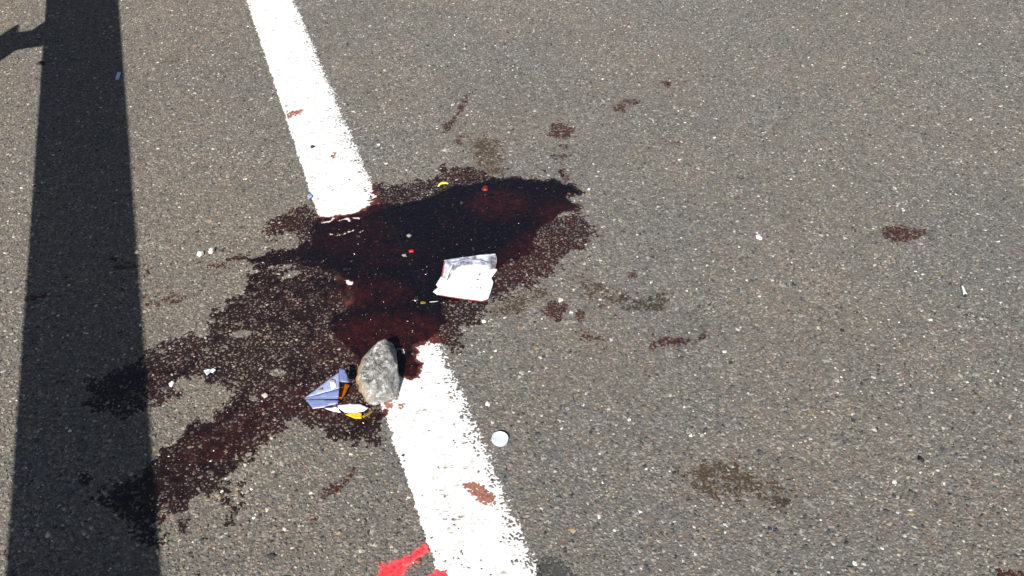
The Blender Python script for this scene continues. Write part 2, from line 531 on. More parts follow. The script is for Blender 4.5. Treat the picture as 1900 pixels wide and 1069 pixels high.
# smaller marks: name, label, shapes, density, material, noise, fine noise
SPOTS = [
    ('red_spot', 'dark red oval stain alone on bare asphalt at far right', [poly([(1632, 433), (1645, 422), (1672, 418), (1700, 424), (1728, 430), (1712, 440), (1690, 448), (1668, 453), (1648, 444)])], 0.55, M_SPOT, 0.012, 0.010),
    ('red_streak', 'thin reddish brown streak slanting above the brown patch', [line([(869, 172), (858, 200), (845, 218)], 5), line([(845, 218), (828, 236)], 8), line([(835, 240), (822, 248)], 5), line([(860, 250), (852, 264)], 4)], 0.42, M_SPOT, 0.03, 0.022),
    ('brown_patch', 'squarish dried brown patch just above the dark pool', [poly([(876, 266), (890, 260), (922, 259), (928, 275), (922, 298), (930, 314), (900, 308), (880, 298)]), ell(915, 318, 16, 10)], 0.50, M_BROWN, 0.03, 0.018),
    ('red_speckle', 'ring of reddish specks right of the brown patch', [ell(1040, 243, 28, 17, 15)], 0.36, M_SPOT, 0.05, 0.03),
    ('red_drip', 'column of small dark red drips above pool\'s right end', [ell(1048, 318, 7, 5), ell(1046, 305, 6, 4), ell(1045, 290, 8, 5), ell(1027, 288, 4, 3), ell(1011, 315, 4, 4), ell(1048, 272, 9, 5), ell(1052, 330, 6, 5)], 0.55, M_SPOT, 0.015, 0.012),
    ('faint_red_speckle', 'small faint reddish speckle high above pool\'s right end', [ell(1152, 197, 13, 8), ell(1170, 190, 14, 4)], 0.38, M_SPOT, 0.03, 0.02),
    ('distant_red_fleck', 'tiny faint reddish fleck farthest up the road right of line', [ell(1238, 157, 9, 6)], 0.34, M_SPOT, 0.03, 0.02),
    ('faint_red_fleck', 'faint reddish fleck right of the ring of reddish specks', [ell(1255, 265, 10, 4)], 0.34, M_SPOT, 0.03, 0.02),
    ('brown_halo', 'faint brown stain beside the pool\'s right fringe', [ell(1092, 440, 20, 20)], 0.33, M_BROWN, 0.06, 0.03),
    ('brown_tinge', 'faint brown tinge between packet and greenish black blot', [ell(1110, 545, 26, 14), ell(1085, 528, 18, 12)], 0.33, M_BROWN, 0.06, 0.03),
    ('brown_fringe', 'faint brown fringe along the asphalt right below the packet', [ell(965, 560, 50, 12, -25)], 0.33, M_BROWN, 0.06, 0.03),
    ('red_blot', 'small dark red blot below right of the white packet', [ell(1030, 575, 23, 14), ell(1032, 590, 8, 6)], 0.60, M_SPOT, 0.02, 0.014),
    ('red_dot', 'small reddish dot just right of the dark red blot', [ell(1077, 584, 9, 11)], 0.46, M_SPOT, 0.02, 0.014),
    ('green_black_blot', 'greenish black blot farther right of the dark red blot', [ell(1195, 568, 34, 14), ell(1170, 555, 20, 8), ell(1220, 560, 26, 12, -20), ell(1180, 545, 14, 8)], 0.40, M_BLOT, 0.05, 0.026),
    ('single_red_drop', 'single tiny dark red drop above the greenish black blot', [ell(1172, 508, 7, 5)], 0.6, M_SPOT, 0.01, 0.008),
    ('brown_fleck', 'brownish red fleck below the small reddish dot', [ell(1100, 628, 26, 8, 8), ell(1080, 618, 12, 5)], 0.40, M_SPOT, 0.03, 0.02),
    ('brown_streak', 'brown streak ending in a red tip right of the line', [line([(1210, 648), (1240, 634), (1280, 634)], 8), ell(1303, 628, 15, 8, -15)], 0.46, M_SPOT, 0.03, 0.02),
    ('brown_smudge', 'broad faint brown smudge at lower right of the road', [ell(1345, 890, 80, 36, 12), ell(1420, 915, 40, 16)], 0.34, M_BROWN, 0.08, 0.04),
    ('black_smudge', 'small blackish mark at right end of the brown smudge', [line([(1425, 925), (1445, 938)], 7), line([(1436, 930), (1458, 930)], 4), ell(1442, 945, 9, 4)], 0.50, M_BLOT, 0.02, 0.014),
    ('short_red_streak', 'short dark red streak on grey asphalt left of the lower line', [line([(603, 918), (625, 902)], 6), line([(625, 903), (652, 884)], 9)], 0.48, M_SPOT, 0.03, 0.02),
    ('lower_red_dot', 'tiny red dot below the short dark red streak', [ell(577, 963, 10, 8)], 0.42, M_SPOT, 0.02, 0.014),
    ('red_dash', 'thin red dash below the two white pebbles', [line([(372, 487), (392, 490)], 3), line([(390, 492), (420, 497)], 6), line([(432, 480), (455, 478)], 5)], 0.52, M_SPOT, 0.012, 0.01),
    ('upper_red_fleck', 'red fleck left of the left ear of the pool', [line([(445, 444), (463, 441)], 3), line([(495, 449), (512, 447)], 2.5), line([(430, 452), (440, 450)], 2)], 0.5, M_SPOT, 0.01, 0.008),
    ('small_red_speck', 'small red speck touching the rail shadow\'s right edge', [ell(275, 504, 7, 6), ell(265, 496, 6, 3)], 0.5, M_SPOT, 0.012, 0.01),
    ('curved_red_smear', 'curved reddish brown smear beside the rail shadow', [line([(312, 556), (326, 548), (342, 551)], 5), ell(320, 561, 10, 4), ell(283, 565, 12, 5), ell(268, 552, 8, 5)], 0.44, M_SPOT, 0.02, 0.016),
    ('shaded_dark_dash', 'dark dashes within the rail shadow beside the red speck', [line([(205, 480), (232, 484)], 5), line([(215, 496), (255, 495)], 6), ell(125, 517, 7, 4)], 0.6, M_SPOT, 0.02, 0.012),
    ('shaded_dark_spot', 'dark spot within the rail shadow\'s left half', [line([(55, 552), (80, 549)], 5), line([(80, 549), (105, 551)], 3.5)], 0.6, M_SPOT, 0.02, 0.012),
    ('tan_fleck', 'faint tan fleck on asphalt left of the upper line', [ell(322, 109, 13, 6, -5)], 0.36, M_BROWN, 0.03, 0.02),
    ('grey_patch', 'round dark grey patch touching the line at the bottom', [ell(1022, 1056, 34, 24, 20)], 0.62, M_GREY, 0.014, 0.012),
    ('corner_dark_stain', 'dark stain cut off by the bottom right corner', [ell(1878, 1072, 32, 9)], 0.6, M_SPOT, 0.02, 0.014),
    ('line_brown_smear', 'reddish brown smear on the lower white line', [poly([(852, 895), (862, 897), (878, 901), (900, 912), (918, 925), (915, 936), (902, 942), (888, 930), (874, 920), (862, 912)])], 0.62, M_PINK, 0.016, 0.012),
    ('line_brown_dash', 'reddish brown dash on left edge of upper white line', [poly([(530, 214), (545, 208), (560, 205), (556, 213), (540, 219), (533, 220)])], 0.6, M_PINK, 0.008, 0.008),
    ('line_small_fleck', 'small brown fleck in the middle of upper white line', [line([(618, 293), (624, 286)], 3.2), ell(635, 295, 4, 2)], 0.6, M_PINK, 0.006, 0.006),
    ('line_faint_smear', 'faint brown streaks on the line beside the stone\'s foot', [line([(712, 752), (735, 742)], 4), line([(715, 766), (728, 752)], 3), line([(728, 752), (745, 745)], 2.5), line([(742, 752), (738, 760)], 2)], 0.42, M_PINK, 0.016, 0.014),
    ('spray_mark', 'red spray painted mark left of the line at the bottom', [poly([(690, 1090), (702, 1062), (704, 1050), (728, 1045), (760, 1028), (783, 1011), (795, 1014), (795, 1024), (775, 1040), (752, 1058), (742, 1090)]), poly([(775, 1090), (792, 1070), (812, 1059), (828, 1060), (832, 1072), (822, 1090)])], 1.0, M_SPRAY, 0.005, 0.005),
]


SOFT = {M_BROWN.name: 0.030, M_GREY.name: 0.014, M_PINK.name: 0.007, M_SPOT.name: 0.008, M_BLOT.name: 0.014}


def spot_field(X, Y, shapes, val, amp, ampf, soft=False, dither=True):
    if soft:
        # dusty stain: fades out grain by grain
        D = np.zeros(X.shape)
        for sh in shapes:
            D = np.maximum(D, sstep(-soft, soft, -sdf(X, Y, sh) + (fbm(X, Y, 0.025, 1) - 0.5) * (amp + soft)))
        if not dither:
            return val * D
        g_ = vn(X, Y, 0.0036, 4) * 0.72 + vn(X, Y, 0.012, 6) * 0.28
        return val * np.where(g_ < 0.10 + 0.52 * D, 1.0, 0.0) * (D > 0.03)
    n_s = fbm(X, Y, 0.02, 1) - 0.5
    n_f = vn(X, Y, 0.005, 4) - 0.5
    D = np.zeros(X.shape)
    for sh in shapes:
        s = -sdf(X, Y, sh) + n_s * amp + n_f * ampf
        D = np.maximum(D, val * sstep(-0.003, 0.008, s))
    return D


def shapes_bbox(shapes, pad=0.04):
    P = np.concatenate([s[1] for s in shapes])
    return P[:, 0].min() - pad, P[:, 0].max() + pad, P[:, 1].min() - pad, P[:, 1].max() + pad


def film(name, bbox, fieldf, mat, cell=0.0022, thr=0.12, redf=None, zf=None):
    x0, x1, y0, y1 = bbox
    nx = int((x1 - x0) / cell) + 1
    ny = int((y1 - y0) / cell) + 1
    X, Y = np.meshgrid(x0 + cell * np.arange(nx), y0 + cell * np.arange(ny))
    jx = (_lat[3][np.arange(ny)[:, None] & 255, np.arange(nx)[None, :] & 255] - 0.5) * cell * 0.7
    jy = (_lat[4][np.arange(ny)[:, None] & 255, np.arange(nx)[None, :] & 255] - 0.5) * cell * 0.7
    X = X + jx
    Y = Y + jy
    D = fieldf(X, Y)
    Dm = (D[:-1, :-1] + D[1:, :-1] + D[:-1, 1:] + D[1:, 1:]) / 4
    keep = Dm > thr
    lc = line_cover(X, Y)
    if zf is None:
        t = 0.00012 + 0.00105 * D + 0.00022 * sstep(0.66, 0.95, D)
        Z = Z_LINE * lc * 1.05 + t * (1 - 0.75 * lc) + 0.0004 * lc
    else:
        Z = zf(X, Y, D, lc)
    Z = Z + (vn(X, Y, 0.006, 3) - 0.5) * 0.0008 * np.clip(D * 1.5, 0, 1)
    idx = np.arange(nx * ny).reshape(ny, nx)
    q = np.stack([idx[:-1, :-1][keep], idx[:-1, 1:][keep], idx[1:, 1:][keep], idx[1:, :-1][keep]], axis=1)
    used, inv = np.unique(q.ravel(), return_inverse=True)
    # edges of the film drop to the road
    cnt = np.bincount(inv)
    zz = Z.ravel()[used].copy()
    edge = (cnt < 4) & (lc.ravel()[used] < 0.2)
    zz[edge] = np.minimum(zz[edge], 0.0004)
    V = np.stack([X.ravel()[used], Y.ravel()[used], zz], axis=1)
    Fq = inv.reshape(-1, 4)
    me = bpy.data.meshes.new(name)
    me.vertices.add(len(V))
    me.vertices.foreach_set('co', V.astype(np.float32).ravel())
    me.loops.add(len(Fq) * 4)
    me.loops.foreach_set('vertex_index', Fq.astype(np.int32).ravel())
    me.polygons.add(len(Fq))
    me.polygons.foreach_set('loop_start', np.arange(0, len(Fq) * 4, 4, dtype=np.int32))
    me.update(calc_edges=True)
    me.polygons.foreach_set('use_smooth', np.ones(len(Fq), dtype=bool))
    a = me.attributes.new('dens', 'FLOAT', 'POINT')
    a.data.foreach_set('value', D.ravel()[used].astype(np.float32))
    R = redf(X, Y).ravel()[used] if redf else np.full(len(used), 0.5)
    a = me.attributes.new('red', 'FLOAT', 'POINT')
    a.data.foreach_set('value', R.astype(np.float32))
    a = me.attributes.new('pale', 'FLOAT', 'POINT')
    pale = lc * (1 - sstep(0.12, 0.75, D)) * (0.08 + 0.62 * vn(X, Y, 0.005, 6)) if mat is M_FILM else 0 * lc
    a.data.foreach_set('value', pale.ravel()[used].astype(np.float32))
    me.materials.append(mat)
    me.validate()
    o = bpy.data.objects.new(name, me)
    C.objects.link(o)
    return o


# ------------------------------------------------------------------ loose and bound chippings of the road surface
def make_chips():
    sp = 0.0058
    xs = np.arange(-2.15, 2.15, sp)
    ys = np.arange(0.52, 3.35, sp)
    X, Y = np.meshgrid(xs, ys)
    X = (X + (rng.random(X.shape) - 0.5) * sp * 1.1).ravel()
    Y = (Y + (rng.random(Y.shape) - 0.5) * sp * 1.1).ravel()
    half = 0.829 + (Y - 0.767) * 0.4325 + 0.16
    o_ = off(X, Y)
    k = np.abs(X) < half
    X, Y, o_ = X[k], Y[k], o_[k]
    inl = (o_ > LINE_L + 0.006) & (o_ < LINE_R - 0.006)
    # the paint buries the stones; they only stand out again where the liquid has filled round them
    wet = np.zeros(len(X))
    ii = np.where(inl & (Y > 1.05) & (Y < 2.1))[0]
    wet[ii] = main_field(X[ii], Y[ii])
    k = ~((o_ > LINE_L + 0.012) & (o_ < LINE_R - 0.03)) | (wet > 0.55)
    X, Y, inl = X[k], Y[k], (inl & (wet > 0.55))[k]
    n = len(X)
    size = np.clip(rng.lognormal(math.log(0.0026), 0.40, n), 0.0013, 0.0070)
    top = 0.0003 + 0.0016 * rng.random(n) ** 1.2
    top = np.where(rng.random(n) < 0.024, 0.0030 + 0.0006 * rng.random(n), top)
    top = top + np.where(inl, Z_LINE, 0.0) * 0.85
    sz = size * (0.45 + 0.25 * rng.random(n))
    Z = top - sz * 0.92
    scale = np.stack([size, size * (0.62 + 0.38 * rng.random(n)), sz], axis=1)
    rot = np.stack([(rng.random(n) - 0.5) * 0.35, (rng.random(n) - 0.5) * 0.35, rng.random(n) * 6.283], axis=1)
    pal = np.array([(0.150, 0.136, 0.118), (0.185, 0.168, 0.145), (0.115, 0.108, 0.098), (0.120, 0.124, 0.122), (0.235, 0.215, 0.188),
                    (0.070, 0.072, 0.075), (0.036, 0.038, 0.042), (0.200, 0.150, 0.105), (0.170, 0.118, 0.092), (0.40, 0.37, 0.32), (0.62, 0.60, 0.56), (0.26, 0.20, 0.12)])
    pr = np.array([0.23, 0.20, 0.14, 0.10, 0.115, 0.065, 0.03, 0.035, 0.03, 0.026, 0.005, 0.01])
    ci = rng.choice(len(pal), n, p=pr / pr.sum())
    col = pal[ci] * (0.8 + 0.4 * rng.random((n, 1)))
    # the lane left of the line is dustier and warmer, the lane to the right greyer
    warm = sstep(0.25, -0.25, off(X, Y) - 0.15)[:, None] * 0.8
    low = (fbm(X, Y, 0.9, 2) - 0.5)[:, None]
    sand = sstep(-0.52, -0.80, off(X, Y))[:, None] * (0.5 + fbm(X, Y, 0.08, 4)[:, None])
    col = col * (1 + warm * np.array([0.12, 0.075, 0.01]) + low * np.array([0.22, 0.18, 0.11]) + (1 - warm) * np.array([-0.02, 0.005, 0.035]) + sand * np.array([0.30, 0.18, -0.12]))
    col = col * (0.84 + 0.32 * vn(X, Y, 0.013, 3))[:, None] * (0.88 + 0.24 * fbm(X, Y, 0.16, 5))[:, None]
    rough = 0.62 + 0.3 * rng.random(n)
    # pigment soaked into the chippings where the liquid lies
    x0, y0 = at(140, 1030)[:2]
    inb = (X > -1.0) & (X < 0.35) & (Y > 0.78) & (Y < 2.1)
    D = np.zeros(n)
    D[inb] = main_field(X[inb], Y[inb])
    u = rng.random(n)
    kk = (np.clip(D * 1.5, 0, 1) * np.clip(0.22 + 0.9 * u ** 1.2 + 1.4 * np.clip(D - 0.5, 0, 1), 0, 1))[:, None]
    dk = np.clip((D - 0.5) * 2.6, 0, 1)[:, None]
    col = col * (1 - kk) + (col * (np.array([0.26, 0.085, 0.075]) * (1 - dk) + np.array([0.085, 0.034, 0.038]) * dk)) * kk
    rough = rough * (1 - 0.72 * np.clip(D * 1.3, 0, 1))
    for (nm, lb, shapes, val, mat, amp, ampf) in SPOTS:
        if mat in (M_PINK,):
            continue
        b0, b1, b2, b3 = shapes_bbox(shapes)
        ii = np.where((X > b0) & (X < b1) & (Y > b2) & (Y < b3))[0]
        if not len(ii):
            continue
        d = spot_field(X[ii], Y[ii], shapes, 1.0, amp, ampf, max(0.010, SOFT.get(mat.name, 0.010)), False)[:, None] * (0.25 + 0.75 * rng.random((len(ii), 1)))
        tint = {M_SPOT.name: (0.42, 0.17, 0.14), M_BROWN.name: (0.48, 0.37, 0.25), M_GREY.name: (0.3, 0.3, 0.3), M_BLOT.name: (0.42, 0.38, 0.27), M_SPRAY.name: (4.2, 0.25, 0.3)}[mat.name]
        col[ii] = col[ii] * (1 - d) + np.clip(col[ii] * np.array(tint), 0, 0.8) * d
    var = rng.integers(0, 6, n)

    me = bpy.data.meshes.new('road_chippings')
    me.vertices.add(n)
    me.vertices.foreach_set('co', np.stack([X, Y, Z], axis=1).astype(np.float32).ravel())
    a = me.attributes.new('size3', 'FLOAT_VECTOR', 'POINT')
    a.data.foreach_set('vector', scale.astype(np.float32).ravel())
    a = me.attributes.new('turn', 'FLOAT_VECTOR', 'POINT')
    a.data.foreach_set('vector', rot.astype(np.float32).ravel())
    a = me.attributes.new('vari', 'INT', 'POINT')
    a.data.foreach_set('value', var.astype(np.int32))
    a = me.attributes.new('rough', 'FLOAT', 'POINT')
    a.data.foreach_set('value', rough.astype(np.float32))
    a = me.attributes.new('col', 'FLOAT_COLOR', 'POINT')
    a.data.foreach_set('color', np.concatenate([col, np.ones((n, 1))], axis=1).astype(np.float32).ravel())
    me.update()
    ob = bpy.data.objects.new('road_chippings', me)
    C.objects.link(ob)

    ng = bpy.data.node_groups.new('chippings', 'GeometryNodeTree')
    ng.interface.new_socket('Geometry', in_out='INPUT', socket_type='NodeSocketGeometry')
    ng.interface.new_socket('Geometry', in_out='OUTPUT', socket_type='NodeSocketGeometry')
    gi = ng.nodes.new('NodeGroupInput')
    go = ng.nodes.new('NodeGroupOutput')
    join = ng.nodes.new('GeometryNodeJoinGeometry')
    pos = ng.nodes.new('GeometryNodeInputPosition')
    for i in range(6):
        ic = ng.nodes.new('GeometryNodeMeshIcoSphere')
        ic.inputs['Radius'].default_value = 1.0
        ic.inputs['Subdivisions'].default_value = 2
        ad = ng.nodes.new('ShaderNodeVectorMath')
        ad.operation = 'ADD'
        ad.inputs[1].default_value = (i * 7.3, i * 3.1, -i * 5.7)
        ng.links.new(pos.outputs[0], ad.inputs[0])
        nz = ng.nodes.new('ShaderNodeTexNoise')
        nz.inputs['Scale'].default_value = 0.9
        nz.inputs['Detail'].default_value = 1.0
        ng.links.new(ad.outputs[0], nz.inputs['Vector'])
        sb = ng.nodes.new('ShaderNodeVectorMath')
        sb.operation = 'SUBTRACT'
        sb.inputs[1].default_value = (0.5, 0.5, 0.5)
        ng.links.new(nz.outputs['Color'], sb.inputs[0])
        sc = ng.nodes.new('ShaderNodeVectorMath')
        sc.operation = 'SCALE'
        sc.inputs['Scale'].default_value = 1.7
        ng.links.new(sb.outputs[0], sc.inputs[0])
        st = ng.nodes.new('GeometryNodeSetPosition')
        ng.links.new(ic.outputs[0], st.inputs['Geometry'])
        ng.links.new(sc.outputs[0], st.inputs['Offset'])
        mt = ng.nodes.new('GeometryNodeSetMaterial')
        mt.inputs['Material'].default_value = M_CHIP
        ng.links.new(st.outputs[0], mt.inputs['Geometry'])
        gt = ng.nodes.new('GeometryNodeGeometryToInstance')
        ng.links.new(mt.outputs[0], gt.inputs[0])
        ng.links.new(gt.outputs[0], join.inputs[0])
    iop = ng.nodes.new('GeometryNodeInstanceOnPoints')
    iop.inputs['Pick Instance'].default_value = True

    def named(nm, dt):
        q = ng.nodes.new('GeometryNodeInputNamedAttribute')
        q.data_type = dt
        q.inputs['Name'].default_value = nm
        return q.outputs[0]
    ng.links.new(gi.outputs[0], iop.inputs['Points'])
    ng.links.new(join.outputs[0], iop.inputs['Instance'])
    ng.links.new(named('vari', 'INT'), iop.inputs['Instance Index'])
    ng.links.new(named('turn', 'FLOAT_VECTOR'), iop.inputs['Rotation'])
    ng.links.new(named('size3', 'FLOAT_VECTOR'), iop.inputs['Scale'])
    ng.links.new(iop.outputs[0], go.inputs[0])
    md = ob.modifiers.new('chippings', 'NODES')
    md.node_group = ng
    me.materials.append(M_CHIP)
    tag(ob, 'small grey and tan stone chippings bound in the asphalt', 'chippings', kind='stuff')
    print('chippings', n)
    return ob


make_chips()

# ------------------------------------------------------------------ white line
def make_line():
    cell = 0.00125
    l0, l1 = 0.55, 3.75
    o0, o1 = LINE_L - 0.008, LINE_R + 0.008
    no_ = int((o1 - o0) / cell) + 1
    nl_ = int((l1 - l0) / cell) + 1
    O, L = np.meshgrid(o0 + cell * np.arange(no_), l0 + cell * np.arange(nl_))
    O = O + (_lat[5][np.arange(nl_)[:, None] & 255, np.arange(no_)[None, :] & 255] - 0.5) * cell * 0.8
    L = L + (_lat[6][np.arange(nl_)[:, None] & 255, np.arange(no_)[None, :] & 255] - 0.5) * cell * 0.8
    X = O * math.cos(RA) + L * math.sin(RA)
    Y = -O * math.sin(RA) + L * math.cos(RA)
    e = np.minimum(O - LINE_L, (LINE_R - O))
    nf = vn(X, Y, 0.0032, 2) - 0.5
    nm = fbm(X, Y, 0.016, 3) - 0.5
    edge = e + nf * (0.005 + 0.014 * (O > 0.22)) + nm * 0.010
    # wear: chips missing, mostly along the traffic side
    side = sstep(0.055, 0.0, LINE_R - O)
    hole = vn(X + 0.6 * Y, Y - 0.3 * X, 0.0029, 7) * 0.74 + vn(X, Y, 0.022, 0) * 0.26
    keepv = (edge > 0) & (hole < 0.875 - 0.19 * side)
    kc = keepv[:-1, :-1].astype(int) + keepv[1:, :-1] + keepv[:-1, 1:] + keepv[1:, 1:]
    keep = kc >= 3
    Z = Z_LINE - 0.0004 + 0.0007 * fbm(X, Y, 0.011, 5)
    idx = np.arange(no_ * nl_).reshape(nl_, no_)
    q = np.stack([idx[:-1, :-1][keep], idx[:-1, 1:][keep], idx[1:, 1:][keep], idx[1:, :-1][keep]], axis=1)
    used, inv = np.unique(q.ravel(), return_inverse=True)
    cnt = np.bincount(inv)
    zz = Z.ravel()[used].copy()
    zz[cnt < 4] -= 0.0009
    V = np.stack([X.ravel()[used], Y.ravel()[used], zz], axis=1)
    Fq = inv.reshape(-1, 4)
    # the line runs on, unworn, beyond the surveyed stretch
    base = len(V)
    ex, ef = [], []
    for a_, b_ in ((-30.0, l0), (l1, 120.0)):
        p = base + len(ex)
        ex += [road(LINE_L, a_, 0.0018), road(LINE_R, a_, 0.0018), road(LINE_R, b_, 0.0018), road(LINE_L, b_, 0.0018)]
        ef.append((p, p + 1, p + 2, p + 3))
    V = np.concatenate([V, np.array(ex)])
    Fq = np.concatenate([Fq, np.array(ef)])
    me = bpy.data.meshes.new('white_line')
    me.vertices.add(len(V))
    me.vertices.foreach_set('co', V.astype(np.float32).ravel())
    me.loops.add(len(Fq) * 4)
    me.loops.foreach_set('vertex_index', Fq.astype(np.int32).ravel())
    me.polygons.add(len(Fq))
    me.polygons.foreach_set('loop_start', np.arange(0, len(Fq) * 4, 4, dtype=np.int32))
    me.update(calc_edges=True)
    me.polygons.foreach_set('use_smooth', np.ones(len(Fq), dtype=bool))
    me.materials.append(M_LINE)
    me.validate()
    o = bpy.data.objects.new('white_line', me)
    C.objects.link(o)
    return tag(o, 'worn white painted line running diagonally along the road', 'road marking')


make_line()

# ------------------------------------------------------------------ stains
P0 = [CORE, WING_A, WING_B, WING_C, WING_D, WING_E, WING_F] + DRIP + FRAY
st = film('red_stain', shapes_bbox(P0, 0.03), main_field, M_FILM, 0.0021, 0.12, main_red)
tag(st, 'large glossy dark red stain spread across the white line', 'stain')
PARTED = {'red_drip': 'drop', 'upper_red_fleck': 'fleck', 'spray_mark': 'spray_stroke', 'shaded_dark_dash': 'dash', 'red_dash': 'dash', 'curved_red_smear': 'smear'}
for (nm, lb, shapes, val, mat, amp, ampf) in SPOTS:
    zf = None
    cell = 0.0017
    soft = SOFT.get(mat.name, False)
    if mat is M_SPRAY:
        zf = lambda X, Y, D, lc: 0.0003 + 0.0015 * D + Z_LINE * 0.80 * lc + 0.0008 * (fbm(X, Y, 0.008, 5) - 0.5)
        cell = 0.0013
    elif mat in (M_SPOT, M_BLOT, M_BROWN):
        zf = lambda X, Y, D, lc: 0.0001 + 0.0009 * D + Z_LINE * 1.1 * lc
    elif mat is M_PINK:
        zf = lambda X, Y, D, lc: Z_LINE + 0.0005 + 0 * X
        cell = 0.0012
    sets = [[q_] for q_ in shapes] if nm in PARTED else [shapes]
    made = []
    for ss in sets:
        made.append(film(PARTED.get(nm, nm), shapes_bbox(ss), lambda X, Y: spot_field(X, Y, ss, val, amp, ampf, soft), mat, cell, 0.12, None, zf))
    if nm in PARTED:
        c0 = shapes[0][1].mean(axis=0)
        o = empty(nm, (c0[0], c0[1], 0.0))
        for ch in made:
            under(ch, o)
    else:
        o = made[0]
    if mat is M_SPRAY:
        tag(o, lb, 'paint mark')
    else:
        tag(o, lb, 'stain', 'small stains scattered round the large one')

# ------------------------------------------------------------------ guard rail (out of the frame; its shadow falls across the road)
def make_guardrail():
    RAIL = -0.775
    Lp = 2.430
    root = empty('guardrail', road(RAIL, Lp, 0))
    tag(root, 'galvanised steel guard rail on posts along the left edge', 'guardrail')
    gal = mat_plain('galvanised_steel', (0.42, 0.43, 0.44), 0.5, 0.2, 40, 0.5, metal=0.6)
    z0, z1 = 0.475, 0.755
    prof = []
    for i in range(25):
        t = i / 24
        d = -0.04 + 0.04 * math.cos(t * 4 * math.pi) * -1.0
        prof.append((d, z0 + (z1 - z0) * t))
    v, f = [], []
    nL = 30
    for i in range(nL + 1):
        l = Lp - 12 + 24 * i / nL
        for (d, z) in prof:
            v.append(road(RAIL + d, l, z))
    m_ = len(prof)
    for i in range(nL):
        for j in range(m_ - 1):
            a = i * m_ + j
            f.append((a, a + m_, a + m_ + 1, a + 1))
    r = mesh_obj('rail', v, f, gal, smooth=True)
    mod = r.modifiers.new('sheet', 'SOLIDIFY')
    mod.thickness = 0.003
    under(r, root)
    for k in (-3, -2, -1, 0, 1, 2, 3):
        l = Lp + 4.0 * k
        # channel post: web and two flanges
        w0 = l - 0.04
        pv, pf = [], []
        for (a0, a1, b0, b1) in ((-1.108, -1.008, w0, w0 + 0.008), (-1.108, -1.100, w0 + 0.008, w0 + 0.07), (-1.016, -1.008, w0 + 0.008, w0 + 0.07)):
            v_, f_ = boxv(a0, a1, b0, b1, -0.4, 0.70, road)
            q = len(pv)
            pv += v_
            pf += [tuple(x + q for x in ff_) for ff_ in f_]
        under(mesh_obj('post', pv, pf, gal), root)
        v_, f_ = boxv(-1.006, -0.857, l - 0.038, l + 0.038, 0.575, 0.70, road)
        under(mesh_obj('spacer_block', v_, f_, gal), root)
        v_, f_ = boxv(-0.778, -0.768, l - 0.012, l + 0.012, 0.60, 0.625, road)
        under(mesh_obj('bolt', v_, f_, gal), root)


make_guardrail()

# ------------------------------------------------------------------ thin sheets and small things
def sheet(name, outline, zf, mat, thick=0.0006, step=0.004, parent=None, wob=0.0):
    """outline: [(px,py,z)] surveyed points; returns a thin solid sheet whose surface also follows zf(x,y)"""
    P3 = [at(*p) if len(p) == 3 else at(p[0], p[1], 0.004) for p in outline]
    B = []
    n = len(P3)
    for i in range(n):
        a, b = Vector(P3[i]), Vector(P3[(i + 1) % n])
        m_ = max(1, int((b - a).length / step))
        for j in range(m_):
            B.append(a.lerp(b, j / m_))
    A = np.array([[p[0], p[1], 1.0] for p in P3])
    coef = np.linalg.lstsq(A, np.array([p[2] for p in P3]), rcond=None)[0]
    pts = [Vector((p.x, p.y)) for p in B]
    nb = len(pts)
    xs = [p.x for p in pts]
    ys = [p.y for p in pts]
    XX, YY = np.meshgrid(np.arange(min(xs), max(xs), step), np.arange(min(ys), max(ys), step))
    dd = sdf_poly(XX.ravel(), YY.ravel(), np.array([(p.x, p.y) for p in pts]))
    for x, y, d in zip(XX.ravel(), YY.ravel(), dd):
        if d < -step * 0.4:
            pts.append(Vector((x, y)))
    r = delaunay_2d_cdt(pts, [(i, (i + 1) % nb) for i in range(nb)], [], 1, 1e-7)
    vs, fs = r[0], r[2]
    V = []
    for p in vs:
        z = coef[0] * p.x + coef[1] * p.y + coef[2] + (zf(p.x, p.y) if zf else 0)
        if wob:
            z += wob * mnoise.noise(Vector((p.x * 60, p.y * 60, 1.7)))
        V.append((p.x, p.y, max(z, 0.0035)))
    o = mesh_obj(name, V, fs, mat, smooth=True)
    md = o.modifiers.new('thickness', 'SOLIDIFY')
    md.thickness = thick
    md.offset = 1.0
    if parent:
        under(o, parent)
    return o


